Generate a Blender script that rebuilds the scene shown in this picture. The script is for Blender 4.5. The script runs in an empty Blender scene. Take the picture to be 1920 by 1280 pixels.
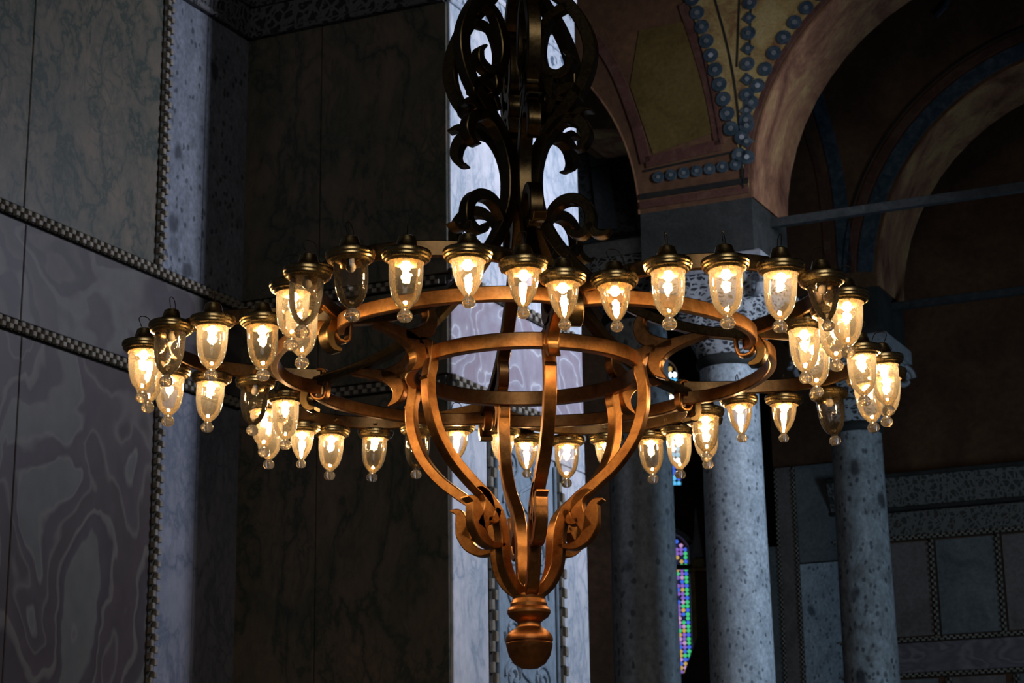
import bpy, bmesh, math, random
from mathutils import Vector, Matrix
random.seed(4)
V = Vector
S = bpy.context.scene
COL = S.collection
rad = math.radians

# ------------------------------------------------------------ camera, world, daylight and front fill, exposure
F_PX, PITCH, ROLL, EYE = 3603.1, 0.2730, -0.0151, 1.6
cam = bpy.data.cameras.new('camera'); cam_o = bpy.data.objects.new('camera', cam); COL.objects.link(cam_o)
cam.sensor_width = 36; cam.lens = F_PX / 1920 * 36; cam.clip_end = 200
cam_o.matrix_world = Matrix.Translation((0, 0, EYE)) @ Matrix.Rotation(math.pi / 2 + PITCH, 4, 'X') @ Matrix.Rotation(ROLL, 4, 'Z')
cam.dof.use_dof = True; cam.dof.focus_distance = 6.7; cam.dof.aperture_fstop = 9
S.camera = cam_o
S.view_settings.view_transform = 'Standard'; S.view_settings.look = 'None'
S.view_settings.gamma = 1; S.view_settings.use_curve_mapping = False
S.view_settings.exposure = 0.0
w = bpy.data.worlds.new('world'); S.world = w; w.use_nodes = True
w.node_tree.nodes['Background'].inputs[0].default_value = (.62, .72, 1, 1)
w.node_tree.nodes['Background'].inputs[1].default_value = 0.02
S.cycles.max_bounces = 8; S.cycles.transparent_max_bounces = 24
S.cycles.sample_clamp_indirect = 4; S.cycles.caustics_refractive = False; S.cycles.caustics_reflective = False

def daylight(name, loc, aim, sx, sy, power, col=(.62, .76, 1), spread=120):
    l = bpy.data.lights.new(name, 'AREA'); l.shape = 'RECTANGLE'; l.size = sx; l.size_y = sy
    l.energy = power; l.color = col; l.spread = rad(spread)
    o = bpy.data.objects.new(name, l); COL.objects.link(o); o.location = loc
    o.rotation_euler = (V(aim) - V(loc)).to_track_quat('-Z', 'Y').to_euler()
    return o
daylight('window_light', (5.6, 13.72, 8.0), (0.3, 15.3, 6.8), .55, 2.4, 190, (.76, .82, 1), 115)
daylight('nave_light', (8.5, 14.6, 3.4), (3.0, 19.0, 5.0), 1.2, 3.0, 66, (.5, .74, 1), 110)
daylight('front_fill_light', (1.5, -4.5, 9.0), (0.5, 12, 5.0), 6.0, 3.5, 70, (1, .95, .88), 110)  # added fill from behind the viewer for caps and walls; no door there

# ------------------------------------------------------------ helpers
def ray(px, py):
    u, v = px - 960, py - 640; c, s = math.cos(ROLL), math.sin(ROLL)
    X, Y = (c * u + s * v) / F_PX, (-s * u + c * v) / F_PX
    return V((X, math.cos(PITCH) + math.sin(PITCH) * Y, math.sin(PITCH) - math.cos(PITCH) * Y))
def at(px, py, y):
    r = ray(px, py); return r * (y / r.y) + V((0, 0, EYE))
def onplane(px, py, P, n):
    r = ray(px, py); o = V((0, 0, EYE)); return o + r * ((P - o).dot(n) / r.dot(n))

def link(name, me, mat, parent=None, label=None):
    o = bpy.data.objects.new(name, me); COL.objects.link(o)
    if mat is not None and len(me.materials) == 0: me.materials.append(mat)
    if parent is not None: o.parent = parent
    if label: o['label'] = label
    return o
def tag(o, label=None, cat=None, group=None, kind=None):
    for k, v in (('label', label), ('category', cat), ('group', group), ('kind', kind)):
        if v: o[k] = v
    return o
def empty(name, loc, rz=0):
    o = bpy.data.objects.new(name, None); COL.objects.link(o); o.location = loc; o.rotation_euler.z = rz
    o.empty_display_size = .1
    return o
def mesh(name, verts, faces, smooth=None):
    me = bpy.data.meshes.new(name); me.from_pydata([tuple(v) for v in verts], [], faces); me.validate()
    bm = bmesh.new(); bm.from_mesh(me); bmesh.ops.recalc_face_normals(bm, faces=bm.faces); bm.to_mesh(me); bm.free()
    if smooth:
        me.polygons.foreach_set('use_smooth', [True] * len(me.polygons)); me.set_sharp_from_angle(angle=rad(smooth))
    me.update(); return me
class MB:
    def __init__(s): s.v = []; s.f = []
    def add(s, vs, fs):
        n = len(s.v); s.v += [V(v) for v in vs]; s.f += [tuple(i + n for i in f) for f in fs]; return s
    def box(s, o, e1, e2, e3, bev=0.0):       # corner o, edge vectors; bevelled front (e3 end)
        o, e1, e2, e3 = V(o), V(e1), V(e2), V(e3)
        if bev <= 0:
            vs = [o, o + e1, o + e1 + e2, o + e2, o + e3, o + e1 + e3, o + e1 + e2 + e3, o + e2 + e3]
            return s.add(vs, [(0, 1, 2, 3), (4, 5, 6, 7), (0, 1, 5, 4), (1, 2, 6, 5), (2, 3, 7, 6), (3, 0, 4, 7)])
        b1, b2, b3 = e1.normalized() * bev, e2.normalized() * bev, e3.normalized() * bev
        vs = [o, o + e1, o + e1 + e2, o + e2]
        vs += [p + e3 - b3 for p in vs[:4]]
        vs += [o + e3 + b1 + b2, o + e1 + e3 - b1 + b2, o + e1 + e2 + e3 - b1 - b2, o + e2 + e3 + b1 - b2]
        fs = [(0, 1, 2, 3), (8, 9, 10, 11)]
        for a in range(4):
            b = (a + 1) % 4; fs += [(a, b, b + 4, a + 4), (a + 4, b + 4, b + 8, a + 8)]
        return s.add(vs, fs)
    def prism(s, pts, d):                     # closed outline extruded by d
        n = len(pts); d = V(d); vs = [V(p) for p in pts] + [V(p) + d for p in pts]
        return s.add(vs, [tuple(range(n)), tuple(range(n, 2 * n))] + [(i, (i + 1) % n, n + (i + 1) % n, n + i) for i in range(n)])
    def tube(s, path, r, k=6, closed=False):
        P = [V(p) for p in path]; n = len(P); base = len(s.v); up = V((0.31, 0.2, 0.93)).normalized()
        for i, p in enumerate(P):
            t = (P[(i + 1) % n] - P[i - 1]) if closed else (P[min(i + 1, n - 1)] - P[max(i - 1, 0)])
            t.normalize(); a = t.cross(up).normalized(); b = t.cross(a)
            rr = r[i] if isinstance(r, (list, tuple)) else r
            for j in range(k):
                an = 2 * math.pi * j / k; s.v.append(p + (a * math.cos(an) + b * math.sin(an)) * rr)
        for i in range(n if closed else n - 1):
            for j in range(k):
                s.f.append((base + i * k + j, base + i * k + (j + 1) % k, base + ((i + 1) % n) * k + (j + 1) % k, base + ((i + 1) % n) * k + j))
        if not closed:
            s.f.append(tuple(base + j for j in range(k))); s.f.append(tuple(base + (n - 1) * k + j for j in range(k)))
        return s
    def lathe(s, prof, k=32, c=(0, 0, 0), closed=False):
        base = len(s.v); m = len(prof); c = V(c)
        for r, z in prof:
            for j in range(k):
                a = 2 * math.pi * j / k; s.v.append(c + V((r * math.cos(a), r * math.sin(a), z)))
        for i in range(m if closed else m - 1):
            i2 = (i + 1) % m
            for j in range(k):
                s.f.append((base + i * k + j, base + i * k + (j + 1) % k, base + i2 * k + (j + 1) % k, base + i2 * k + j))
        if not closed:
            if prof[0][0] > 1e-4: s.f.append(tuple(base + j for j in range(k)))
            if prof[-1][0] > 1e-4: s.f.append(tuple(base + (m - 1) * k + j for j in range(k)))
        return s
    def build(s, name, mat, parent=None, smooth=None, label=None):
        return link(name, mesh(name, s.v, s.f, smooth), mat, parent, label)

def smooth_path(pts, sub=8, closed=False):
    P = [V(p) for p in pts]; n = len(P); out = []
    rng = n if closed else n - 1
    for i in range(rng):
        if closed: a, b, c, d = P[i - 1], P[i], P[(i + 1) % n], P[(i + 2) % n]
        else: a, b, c, d = P[max(i - 1, 0)], P[i], P[i + 1], P[min(i + 2, n - 1)]
        for k in range(sub):
            t = k / sub
            out.append(.5 * ((2 * b) + (c - a) * t + (2 * a - 5 * b + 4 * c - d) * t * t + (3 * b - a - 3 * c + d) * t ** 3))
    if not closed: out.append(P[-1])
    return out
def sweep(mb, pts, E1, E2, t, wd, O=(0, 0, 0), closed=False, sub=8, ch=.0035):
    """flat bar following a 2-D curve (in the E1,E2 plane); t = thickness in the plane (number or list), wd = width across it"""
    E1, E2, O = V(E1), V(E2), V(O); E3 = E1.cross(E2)
    P = smooth_path([V((p[0], p[1], 0)) for p in pts], sub, closed); n = len(P); m = len(pts)
    base = len(mb.v)
    for i, p in enumerate(P):
        tn = (P[(i + 1) % n] - P[i - 1]) if closed else (P[min(i + 1, n - 1)] - P[max(i - 1, 0)])
        tn.normalize(); nn = V((-tn.y, tn.x, 0))
        if isinstance(t, (list, tuple)):
            x = i / (n - 1) * (len(t) - 1); k = min(int(x), len(t) - 2); tt = t[k] + (t[k + 1] - t[k]) * (x - k)
        else: tt = t
        h, g, c = tt / 2, wd / 2, min(ch, tt / 4)
        for a, b in ((h - c, -g), (h, -g + c), (h, g - c), (h - c, g), (-h + c, g), (-h, g - c), (-h, -g + c), (-h + c, -g)):
            q = p + nn * a; mb.v.append(O + E1 * q.x + E2 * q.y + E3 * b)
    for i in range(n if closed else n - 1):
        i2 = (i + 1) % n
        for j in range(8):
            mb.f.append((base + i * 8 + j, base + i * 8 + (j + 1) % 8, base + i2 * 8 + (j + 1) % 8, base + i2 * 8 + j))
    if not closed:
        mb.f.append(tuple(base + j for j in range(8))); mb.f.append(tuple(base + (n - 1) * 8 + j for j in range(8)))
    return mb

# ------------------------------------------------------------ materials
class NT:
    def __init__(s, name):
        s.m = bpy.data.materials.new(name); s.m.use_nodes = True; s.t = s.m.node_tree; s.t.nodes.clear()
        s.out = s.n('ShaderNodeOutputMaterial')
    def n(s, typ, **kw):
        o = s.t.nodes.new(typ)
        for k, v in kw.items():
            if k.startswith('i_'):
                key = k[2:]; key = int(key) if key.isdigit() else key
                o.inputs[key].default_value = v
            else: setattr(o, k, v)
        return o
    def l(s, a, b): s.t.links.new(a, b)
    def coords(s, scale=(1, 1, 1), rot=(0, 0, 0), loc=(0, 0, 0)):
        tc = s.n('ShaderNodeTexCoord'); mp = s.n('ShaderNodeMapping')
        mp.inputs['Scale'].default_value = scale; mp.inputs['Rotation'].default_value = rot; mp.inputs['Location'].default_value = loc
        s.l(tc.outputs['Object'], mp.inputs[0]); return mp.outputs[0]
    def noise(s, vec, sc, det=4, dist=0, rough=.55):
        o = s.n('ShaderNodeTexNoise'); o.inputs['Scale'].default_value = sc; o.inputs['Detail'].default_value = det
        o.inputs['Distortion'].default_value = dist; o.inputs['Roughness'].default_value = rough; s.l(vec, o.inputs['Vector']); return o
    def ramp(s, fac, stops, interp='LINEAR'):
        o = s.n('ShaderNodeValToRGB'); e = o.color_ramp.elements; o.color_ramp.interpolation = interp
        while len(e) < len(stops): e.new(.5)
        for k, (p, c) in enumerate(stops): e[k].position = p; e[k].color = (*c, 1) if len(c) == 3 else c
        s.l(fac, o.inputs[0]); return o.outputs[0]
    def mix(s, fac, a, b, blend='MIX'):
        o = s.n('ShaderNodeMix', data_type='RGBA', blend_type=blend)
        for sock, v in ((o.inputs[0], fac), (o.inputs[6], a), (o.inputs[7], b)):
            if hasattr(v, 'links'): s.l(v, sock)
            else: sock.default_value = v if not isinstance(v, tuple) else (*v, 1)
        return o.outputs[2]
    def warp(s, vec, sc, amt):
        nz = s.noise(vec, sc, 3); m = s.n('ShaderNodeVectorMath', operation='MULTIPLY_ADD')
        s.l(nz.outputs['Color'], m.inputs[0]); m.inputs[1].default_value = (amt,) * 3; s.l(vec, m.inputs[2]); return m.outputs[0]
    def finish(s, col, rough=.5, metal=0, bump=None, bstr=.3, bdist=.01, spec=.2):
        p = s.n('ShaderNodeBsdfPrincipled')
        for sock, v in ((p.inputs['Base Color'], col), (p.inputs['Roughness'], rough), (p.inputs['Metallic'], metal), (p.inputs['Specular IOR Level'], spec)):
            if hasattr(v, 'links'): s.l(v, sock)
            else: sock.default_value = (*v, 1) if isinstance(v, tuple) else v
        if bump is not None:
            b = s.n('ShaderNodeBump'); b.inputs['Strength'].default_value = bstr; b.inputs['Distance'].default_value = bdist
            s.l(bump, b.inputs['Height']); s.l(b.outputs[0], p.inputs['Normal'])
        s.l(p.outputs[0], s.out.inputs[0]); return s.m

def metal(name, a, b, c, rough=(.28, .5), sc=9):
    t = NT(name); v = t.coords(); n1 = t.noise(v, sc, 5, .6); n2 = t.noise(v, sc * 9, 4)
    col = t.ramp(n1.outputs[0], [(.3, a), (.52, b), (.75, c)])
    col = t.mix(.25, col, t.ramp(n2.outputs[0], [(.35, (.25, .2, .15)), (.6, (1, 1, 1))]), 'MULTIPLY')
    r = t.n('ShaderNodeMapRange'); r.inputs[3].default_value = rough[0]; r.inputs[4].default_value = rough[1]
    t.l(n2.outputs[0], r.inputs[0]); return t.finish(col, r.outputs[0], 1.0, n2.outputs[0], .12, .002)
M_crown = metal('shade_darkened_bronze', (.10, .065, .028), (.17, .115, .052), (.24, .17, .08), (.22, .38))  # bronze darkened in colour for the shade above the lamp caps
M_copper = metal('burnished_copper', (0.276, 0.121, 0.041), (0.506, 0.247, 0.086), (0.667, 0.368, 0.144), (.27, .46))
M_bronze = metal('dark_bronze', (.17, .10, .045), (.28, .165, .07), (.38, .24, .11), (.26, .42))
M_brass = metal('aged_brass', (0.403, 0.281, 0.120), (0.582, 0.421, 0.190), (0.694, 0.518, 0.250), (.2, .36))
M_finial = metal('turned_copper', (0.276, 0.110, 0.044), (0.506, 0.231, 0.083), (0.621, 0.308, 0.110), (.3, .48), 5)

def glass_mat(name, tint, haze):
    t = NT(name); tr = t.n('ShaderNodeBsdfTransparent'); tr.inputs[0].default_value = (*tint, 1)
    gl = t.n('ShaderNodeBsdfGlossy'); gl.inputs['Roughness'].default_value = .03
    v = t.coords((1, 1, 1)); nz = t.noise(v, 28, 3); b = t.n('ShaderNodeBump'); b.inputs['Strength'].default_value = .35; b.inputs['Distance'].default_value = .004
    t.l(nz.outputs[0], b.inputs['Height']); t.l(b.outputs[0], gl.inputs['Normal'])
    fr = t.n('ShaderNodeFresnel'); fr.inputs[0].default_value = 1.5; t.l(b.outputs[0], fr.inputs['Normal'])
    mx = t.n('ShaderNodeMixShader'); t.l(fr.outputs[0], mx.inputs[0]); t.l(tr.outputs[0], mx.inputs[1]); t.l(gl.outputs[0], mx.inputs[2])
    df = t.n('ShaderNodeBsdfTranslucent'); df.inputs[0].default_value = (.95, .9, .8, 1)
    d2 = t.n('ShaderNodeBsdfDiffuse'); d2.inputs[0].default_value = (.95, .9, .8, 1)
    dd = t.n('ShaderNodeMixShader'); dd.inputs[0].default_value = .4; t.l(df.outputs[0], dd.inputs[1]); t.l(d2.outputs[0], dd.inputs[2])
    m2 = t.n('ShaderNodeMixShader')
    dirt = t.noise(v, 9, 4); r = t.n('ShaderNodeMapRange'); r.inputs[1].default_value = .35; r.inputs[2].default_value = .7
    r.inputs[3].default_value = haze * .5; r.inputs[4].default_value = haze * 1.5
    t.l(dirt.outputs[0], r.inputs[0]); t.l(r.outputs[0], m2.inputs[0]); t.l(mx.outputs[0], m2.inputs[1]); t.l(dd.outputs[0], m2.inputs[2])
    t.l(m2.outputs[0], t.out.inputs[0]); return t.m
M_glass = glass_mat('lamp_glass', (.985, .975, .96), .010)
M_glass_dusty = glass_mat('dusty_lamp_glass', (.975, .96, .93), .034)
t = NT('solid_glass_knob'); _g = t.n('ShaderNodeBsdfGlass'); _g.inputs[0].default_value = (1, .97, .92, 1); _g.inputs['Roughness'].default_value = .04; _g.inputs['IOR'].default_value = 1.45; _d = t.n('ShaderNodeBsdfTranslucent'); _d.inputs[0].default_value = (1, .95, .88, 1); _m = t.n('ShaderNodeMixShader'); _m.inputs[0].default_value = .1; t.l(_g.outputs[0], _m.inputs[1]); t.l(_d.outputs[0], _m.inputs[2]); t.l(_m.outputs[0], t.out.inputs[0]); M_knob = t.m
def emit(name, col, st):
    t = NT(name); e = t.n('ShaderNodeEmission'); e.inputs[0].default_value = (*col, 1); e.inputs[1].default_value = st
    t.l(e.outputs[0], t.out.inputs[0]); return t.m
M_bulb = emit('glowing_bulb', (1, .63, .29), 290)
t = NT('unlit_bulb'); M_bulb_off = t.finish((.35, .30, .24), .15, 0)
t = NT('black_wire'); M_wire = t.finish((.03, .028, .025), .45)
t = NT('lamp_holder'); M_holder = t.finish((.32, .24, .13), .5)

def veined(name, base, vein, mottled, sc=2.2, stretch=(1, 1, 1), rough=.42, thin=.05, amt=.9):
    t = NT(name); v = t.coords(stretch); wv = t.warp(v, sc * .8, .45 / sc)
    def ridge(nz, wdt):
        a = t.n('ShaderNodeMath', operation='SUBTRACT'); t.l(nz, a.inputs[0]); a.inputs[1].default_value = .5
        b = t.n('ShaderNodeMath', operation='ABSOLUTE'); t.l(a.outputs[0], b.inputs[0])
        return t.ramp(b.outputs[0], [(0, (1, 1, 1)), (wdt * .5, (.45,) * 3), (wdt * 1.6, (0, 0, 0))])
    r1 = ridge(t.noise(wv, sc * 1.1, 7, .3, .62).outputs[0], thin * .45)
    r2 = ridge(t.noise(t.warp(v, sc * 2.5, .2 / sc), sc * 3.2, 5, .5, .6).outputs[0], thin * .7)
    vo2 = t.n('ShaderNodeTexVoronoi', feature='DISTANCE_TO_EDGE'); vo2.inputs['Scale'].default_value = sc * 4.5; t.l(t.warp(v, sc * 3, .35 / sc), vo2.inputs['Vector'])
    r3 = t.ramp(vo2.outputs[0], [(0, (1, 1, 1)), (.08, (.3,) * 3), (.2, (0, 0, 0))])
    zone = t.ramp(t.noise(v, sc * .5, 3).outputs[0], [(.46, (0, 0, 0)), (.62, (1, 1, 1))])
    zone2 = t.ramp(t.noise(v, sc * .8, 3, 1.).outputs[0], [(.4, (.1,) * 3), (.6, (.9,) * 3)])
    n1 = t.noise(wv, sc * .9, 6, .8, .6); n2 = t.noise(v, sc * 12, 5, 0, .65)
    col = t.ramp(n1.outputs[0], [(.38, base), (.62, mottled)])
    a = t.mix(1., t.mix(1., r2, zone2, 'MULTIPLY'), t.mix(1., r3, zone, 'MULTIPLY'), 'LIGHTEN'); a = t.mix(1., a, r1, 'LIGHTEN')
    a = t.mix(1., a, (amt, amt, amt), 'MULTIPLY')
    col = t.mix(a, col, vein); col = t.mix(.3, col, t.ramp(n2.outputs[0], [(.3, (.6,) * 3), (.7, (1.25,) * 3)]), 'MULTIPLY')
    return t.finish(col, rough, 0, n2.outputs[0], .06, .004)
def swirl(name, cols, sc=1.0, dist=5.0, stretch=(1, 1, 1), rot=(0, 0, 0), rough=.42, seed=0):
    t = NT(name); v = t.coords(stretch, rot, (seed, seed * 1.7, 0)); wv = t.warp(v, sc * .9, .8 / sc)
    wv = t.warp(wv, sc * 3.5, .16 / sc)
    n = t.noise(wv, sc * .85, 2.5, .4)
    mm = t.n('ShaderNodeMath', operation='MULTIPLY'); t.l(n.outputs[0], mm.inputs[0]); mm.inputs[1].default_value = dist
    fr = t.n('ShaderNodeMath', operation='FRACT'); t.l(mm.outputs[0], fr.inputs[0])
    k = len(cols); col = t.ramp(fr.outputs[0], [(min(.999, p), c) for p, c in cols])
    n2 = t.noise(v, sc * 16, 4); col = t.mix(.35, col, t.ramp(n2.outputs[0], [(.3, (.65,) * 3), (.7, (1.2,) * 3)]), 'MULTIPLY')
    return t.finish(col, rough, 0, n2.outputs[0], .05, .004)
def breccia(name, base, spot, light, sc=3, rough=.4, thr=.3):
    t = NT(name); v = t.coords((1, 1, .7)); wv = t.warp(v, sc * 2.4, .28 / sc)
    vo = t.n('ShaderNodeTexVoronoi'); vo.inputs['Scale'].default_value = sc * 2.4; t.l(wv, vo.inputs['Vector'])
    sel = t.n('ShaderNodeTexVoronoi'); sel.inputs['Scale'].default_value = sc * 2.4; t.l(wv, sel.inputs['Vector'])
    m = t.ramp(sel.outputs['Color'], [(thr - .05, (1, 1, 1)), (thr, (0, 0, 0))])
    inn = t.ramp(vo.outputs['Distance'], [(.22, (.85,) * 3), (.42, (0, 0, 0))])
    vo3 = t.n('ShaderNodeTexVoronoi'); vo3.inputs['Scale'].default_value = sc * 9; t.l(t.warp(v, sc * 6, .1 / sc), vo3.inputs['Vector'])
    m3 = t.mix(1., t.ramp(vo3.outputs['Color'], [(.34, (.75,) * 3), (.40, (0, 0, 0))]), t.ramp(vo3.outputs['Distance'], [(.3, (1, 1, 1)), (.42, (0, 0, 0))]), 'MULTIPLY')
    n1 = t.noise(v, sc * 2.5, 6, .5, .65); n2 = t.noise(v, sc * 14, 5)
    col = t.ramp(n1.outputs[0], [(.3, base), (.7, light)])
    a = t.mix(1., m, inn, 'MULTIPLY'); a = t.mix(1., a, m3, 'LIGHTEN')
    col = t.mix(a, col, spot); col = t.mix(.45, col, t.ramp(n2.outputs[0], [(.34, (.4,) * 3), (.64, (1.3,) * 3)]), 'MULTIPLY')
    return t.finish(col, rough, 0, n2.outputs[0], .08, .004)
def plaster(name, a, b, c, sc=1.6, rough=.75, st=(1, 1, 1), bs=.25):
    t = NT(name); v = t.coords(st); n1 = t.noise(v, sc, 6, .8, .62); n2 = t.noise(v, sc * 11, 5, 0, .65)
    col = t.ramp(n1.outputs[0], [(.3, a), (.5, b), (.7, c)])
    col = t.mix(.5, col, t.ramp(n2.outputs[0], [(.3, (.45,) * 3), (.7, (1.3,) * 3)]), 'MULTIPLY')
    return t.finish(col, rough, 0, n2.outputs[0], bs, .01)
def arabesque(name, ground, ink, sc=5, rough=.6, thr=.16, bs=.8):
    t = NT(name); v = t.coords(); wv = t.warp(v, sc * .7, .5 / sc)
    vo = t.n('ShaderNodeTexVoronoi', feature='DISTANCE_TO_EDGE'); vo.inputs['Scale'].default_value = sc * 2; t.l(wv, vo.inputs['Vector'])
    w2 = t.n('ShaderNodeTexWave', wave_type='RINGS'); w2.inputs['Scale'].default_value = sc * 1.4; w2.inputs['Distortion'].default_value = 6
    w2.inputs['Detail Scale'].default_value = 2.2; t.l(wv, w2.inputs['Vector'])
    a = t.ramp(vo.outputs[0], [(thr * .5, (1, 1, 1)), (thr * .8, (0, 0, 0))]); b = t.ramp(w2.outputs['Fac'], [(.62, (0, 0, 0)), (.72, (1, 1, 1))])
    m = t.mix(1., a, b, 'LIGHTEN'); n2 = t.noise(v, sc * 9, 4)
    col = t.mix(m, ground, ink); col = t.mix(.4, col, t.ramp(n2.outputs[0], [(.3, (.5,) * 3), (.7, (1.2,) * 3)]), 'MULTIPLY')
    return t.finish(col, rough, 0, m, bs, .02)

M_greenish = veined('pale_green_veined_marble', (0.150, 0.118, 0.085), (0.030, 0.045, 0.037), (0.102, 0.093, 0.072), 2.0, (1, 1, .7), .42, .10, .95)
M_blue_breccia = breccia('blue_grey_breccia', (.145, .16, .19), (.035, .04, .052), (.23, .245, .29), 2.2, .4, .34)
M_dark_slab = veined('dark_brown_veined_marble', (0.176, 0.130, 0.098), (0.041, 0.058, 0.048), (0.115, 0.104, 0.077), 1.7, (1, 1, .5), .5, .10, .95)
M_swirl_grey = swirl('grey_swirled_marble', [(0, (0.079, 0.066, 0.066)), (.28, (0.098, 0.085, 0.078)), (.34, (0.068, 0.056, 0.059)), (.52, (0.068, 0.054, 0.059)), (.58, (0.109, 0.098, 0.091)), (.70, (0.120, 0.112, 0.102)), (.76, (0.079, 0.066, 0.069)), (1, (0.079, 0.066, 0.066))], .62, 9, (1, 1, 1), (0.000, 0.350, 0.000))
M_swirl_dark = swirl('purple_swirled_marble', [(0, (0.056, 0.040, 0.039)), (.22, (0.062, 0.045, 0.045)), (.25, (0.117, 0.099, 0.083)), (.30, (0.101, 0.086, 0.075)), (.33, (0.051, 0.036, 0.038)), (.5, (0.059, 0.046, 0.048)), (.54, (0.105, 0.095, 0.083)), (.78, (0.092, 0.088, 0.080)), (.80, (0.125, 0.109, 0.097)), (.83, (0.056, 0.041, 0.042)), (.93, (0.066, 0.048, 0.049)), (.96, (0.105, 0.088, 0.078)), (1, (0.056, 0.040, 0.039))], .58, 10, (1, 1, .6), seed=2)
M_swirl_lilac = swirl('lilac_swirled_marble', [(0, (.34, .29, .34)), (.3, (.40, .38, .44)), (.34, (.60, .60, .64)), (.38, (.34, .30, .35)), (.6, (.34, .27, .31)), (.72, (.40, .38, .44)), (.75, (.66, .66, .70)), (.79, (.40, .36, .41)), (1, (.34, .29, .34))], .85, 9, (1, 1, .8), seed=3)
M_white = veined('white_blue_veined_marble', (.74, .72, .75), (.30, .37, .45), (.60, .63, .68), 1.5, (1, 1, .55), .4, .09, .85)
M_pale_strip = veined('pale_blue_veined_marble', (.26, .26, .30), (.11, .13, .175), (.21, .22, .26), 2.2, (1, 1, .5), .42, .09, .9)
M_carved_blue = plaster('carved_blue_grey_marble', (.22, .28, .34), (.27, .335, .40), (.33, .40, .46), 2, .5, (1, 1, .5))
M_dentil = plaster('weathered_dentil_stone', (0.172, 0.149, 0.116), (0.265, 0.231, 0.184), (0.356, 0.314, 0.263), 8, .7)
M_dentil_ground = plaster('dark_fillet_stone', (0.040, 0.037, 0.030), (0.055, 0.050, 0.043), (0.070, 0.065, 0.055), 8, .8)
M_cornice = arabesque('carved_cornice_stone', (.03, .03, .035), (.13, .125, .13), 4.5)
M_inlay = arabesque('blue_inlaid_frieze', (.12, .16, .22), (.50, .54, .60), 3.2, .5, .22, .2)
M_back_stone = plaster('shell_masonry', (.06, .055, .05), (.08, .075, .065), (.1, .09, .08), 1.2, .9)
M_column = breccia('grey_speckled_column_marble', (.30, .35, .39), (.08, .10, .12), (.50, .57, .62), 2.6, .42, .2)
M_column_dark = breccia('dark_grey_column_marble', (0.27, 0.29, 0.315), (0.09, 0.095, 0.105), (0.36, 0.39, 0.41), 1.6, .45)
M_column_far = breccia('brown_grey_column_marble', (.19, .19, .185), (.05, .05, .055), (.42, .46, .48), 2.0, .42, .34)
M_cap = arabesque('lace_carved_capital_stone', (.045, .05, .055), (.42, .44, .46), 5.5, .6, .2, 1)
M_cap_plain = plaster('worn_white_stone', (.24, .25, .27), (.32, .33, .35), (.40, .41, .43), 3, .6)
M_impost = plaster('dark_impost_stone', (0.025, 0.027, 0.024), (0.034, 0.036, 0.033), (0.050, 0.050, 0.046), 3, .6)
M_soffit = plaster('red_gold_painted_plaster', (.10, .04, .025), (.27, .13, .07), (.42, .27, .11), 2.4, .7, (1, 1, .45), .5)
M_gold = plaster('gold_mosaic_plaster', (.16, .05, .03), (.36, .25, .09), (.46, .34, .15), 3.5, .6)
M_brown = plaster('brown_painted_plaster', (0.068, 0.032, 0.018), (0.105, 0.051, 0.026), (0.145, 0.074, 0.036), 1.1, .75)
M_yellow_panel = plaster('ochre_painted_plaster', (0.090, 0.059, 0.015), (0.120, 0.079, 0.021), (0.140, 0.090, 0.028), 2, .75)
M_red_band = plaster('dull_red_painted_band', (0.063, 0.026, 0.018), (0.099, 0.041, 0.029), (0.126, 0.068, 0.046), 5, .75)
M_roundel = plaster('blue_green_painted_roundel', (.02, .035, .045), (.04, .06, .075), (.09, .11, .12), 9, .7)
M_black_line = plaster('dark_painted_line', (.012, .012, .012), (.02, .018, .015), (.03, .025, .02), 5, .8)
M_iron = plaster('old_iron_tie', (.025, .028, .028), (.04, .043, .043), (.06, .063, .06), 9, .6)
M_frieze = arabesque('carved_dark_frieze', (0.061, 0.058, 0.052), (0.162, 0.156, 0.138), 6, .7, .2, .7)
M_wallpanel = plaster('green_grey_panel_marble', (0.104, 0.120, 0.123), (0.152, 0.165, 0.167), (0.208, 0.217, 0.217), 2.2, .45)
M_wallpanel2 = plaster('brown_grey_panel_marble', (0.128, 0.109, 0.098), (0.180, 0.152, 0.140), (0.210, 0.181, 0.168), 2.2, .45)
M_wallswirl = swirl('mauve_banded_marble', [(0, (0.140, 0.121, 0.130)), (.4, (0.196, 0.169, 0.182)), (.6, (0.126, 0.108, 0.117)), (.8, (0.238, 0.209, 0.215)), (1, (0.140, 0.121, 0.130))], 1.1, 6, (1, 1, 2.2), seed=6)
M_floor = plaster('worn_marble_floor', (.15, .14, .13), (.2, .19, .18), (.26, .25, .24), 1, .4)
M_gilt = plaster('gilt_ring', (.20, .16, .06), (.30, .24, .10), (.36, .30, .13), 6, .5)
M_roundel_ground = plaster('dark_green_disc', (.02, .035, .025), (.03, .045, .035), (.04, .06, .04), 3, .6)
M_wood = plaster('dark_furniture_wood', (.03, .022, .016), (.045, .032, .022), (.06, .04, .028), 3, .6)

# ------------------------------------------------------------ setting: planes found from the view
yA, yB = rad(27.4), rad(112.9)
dA = V((math.sin(yA), math.cos(yA), 0)); nA = V((dA.y, -dA.x, 0))       # recedes; nA faces right / viewer
dB = V((math.sin(yB), math.cos(yB), 0)); nB = V((-dA.x, -dA.y, 0)); nB = V((dB.y, -dB.x, 0))  # nB faces viewer
if nB.y > 0: nB = -nB
Z = V((0, 0, 1))
AB = V((-2.2, 15.0, 0))
C0 = V((-.485, 14.28, 0))

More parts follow.
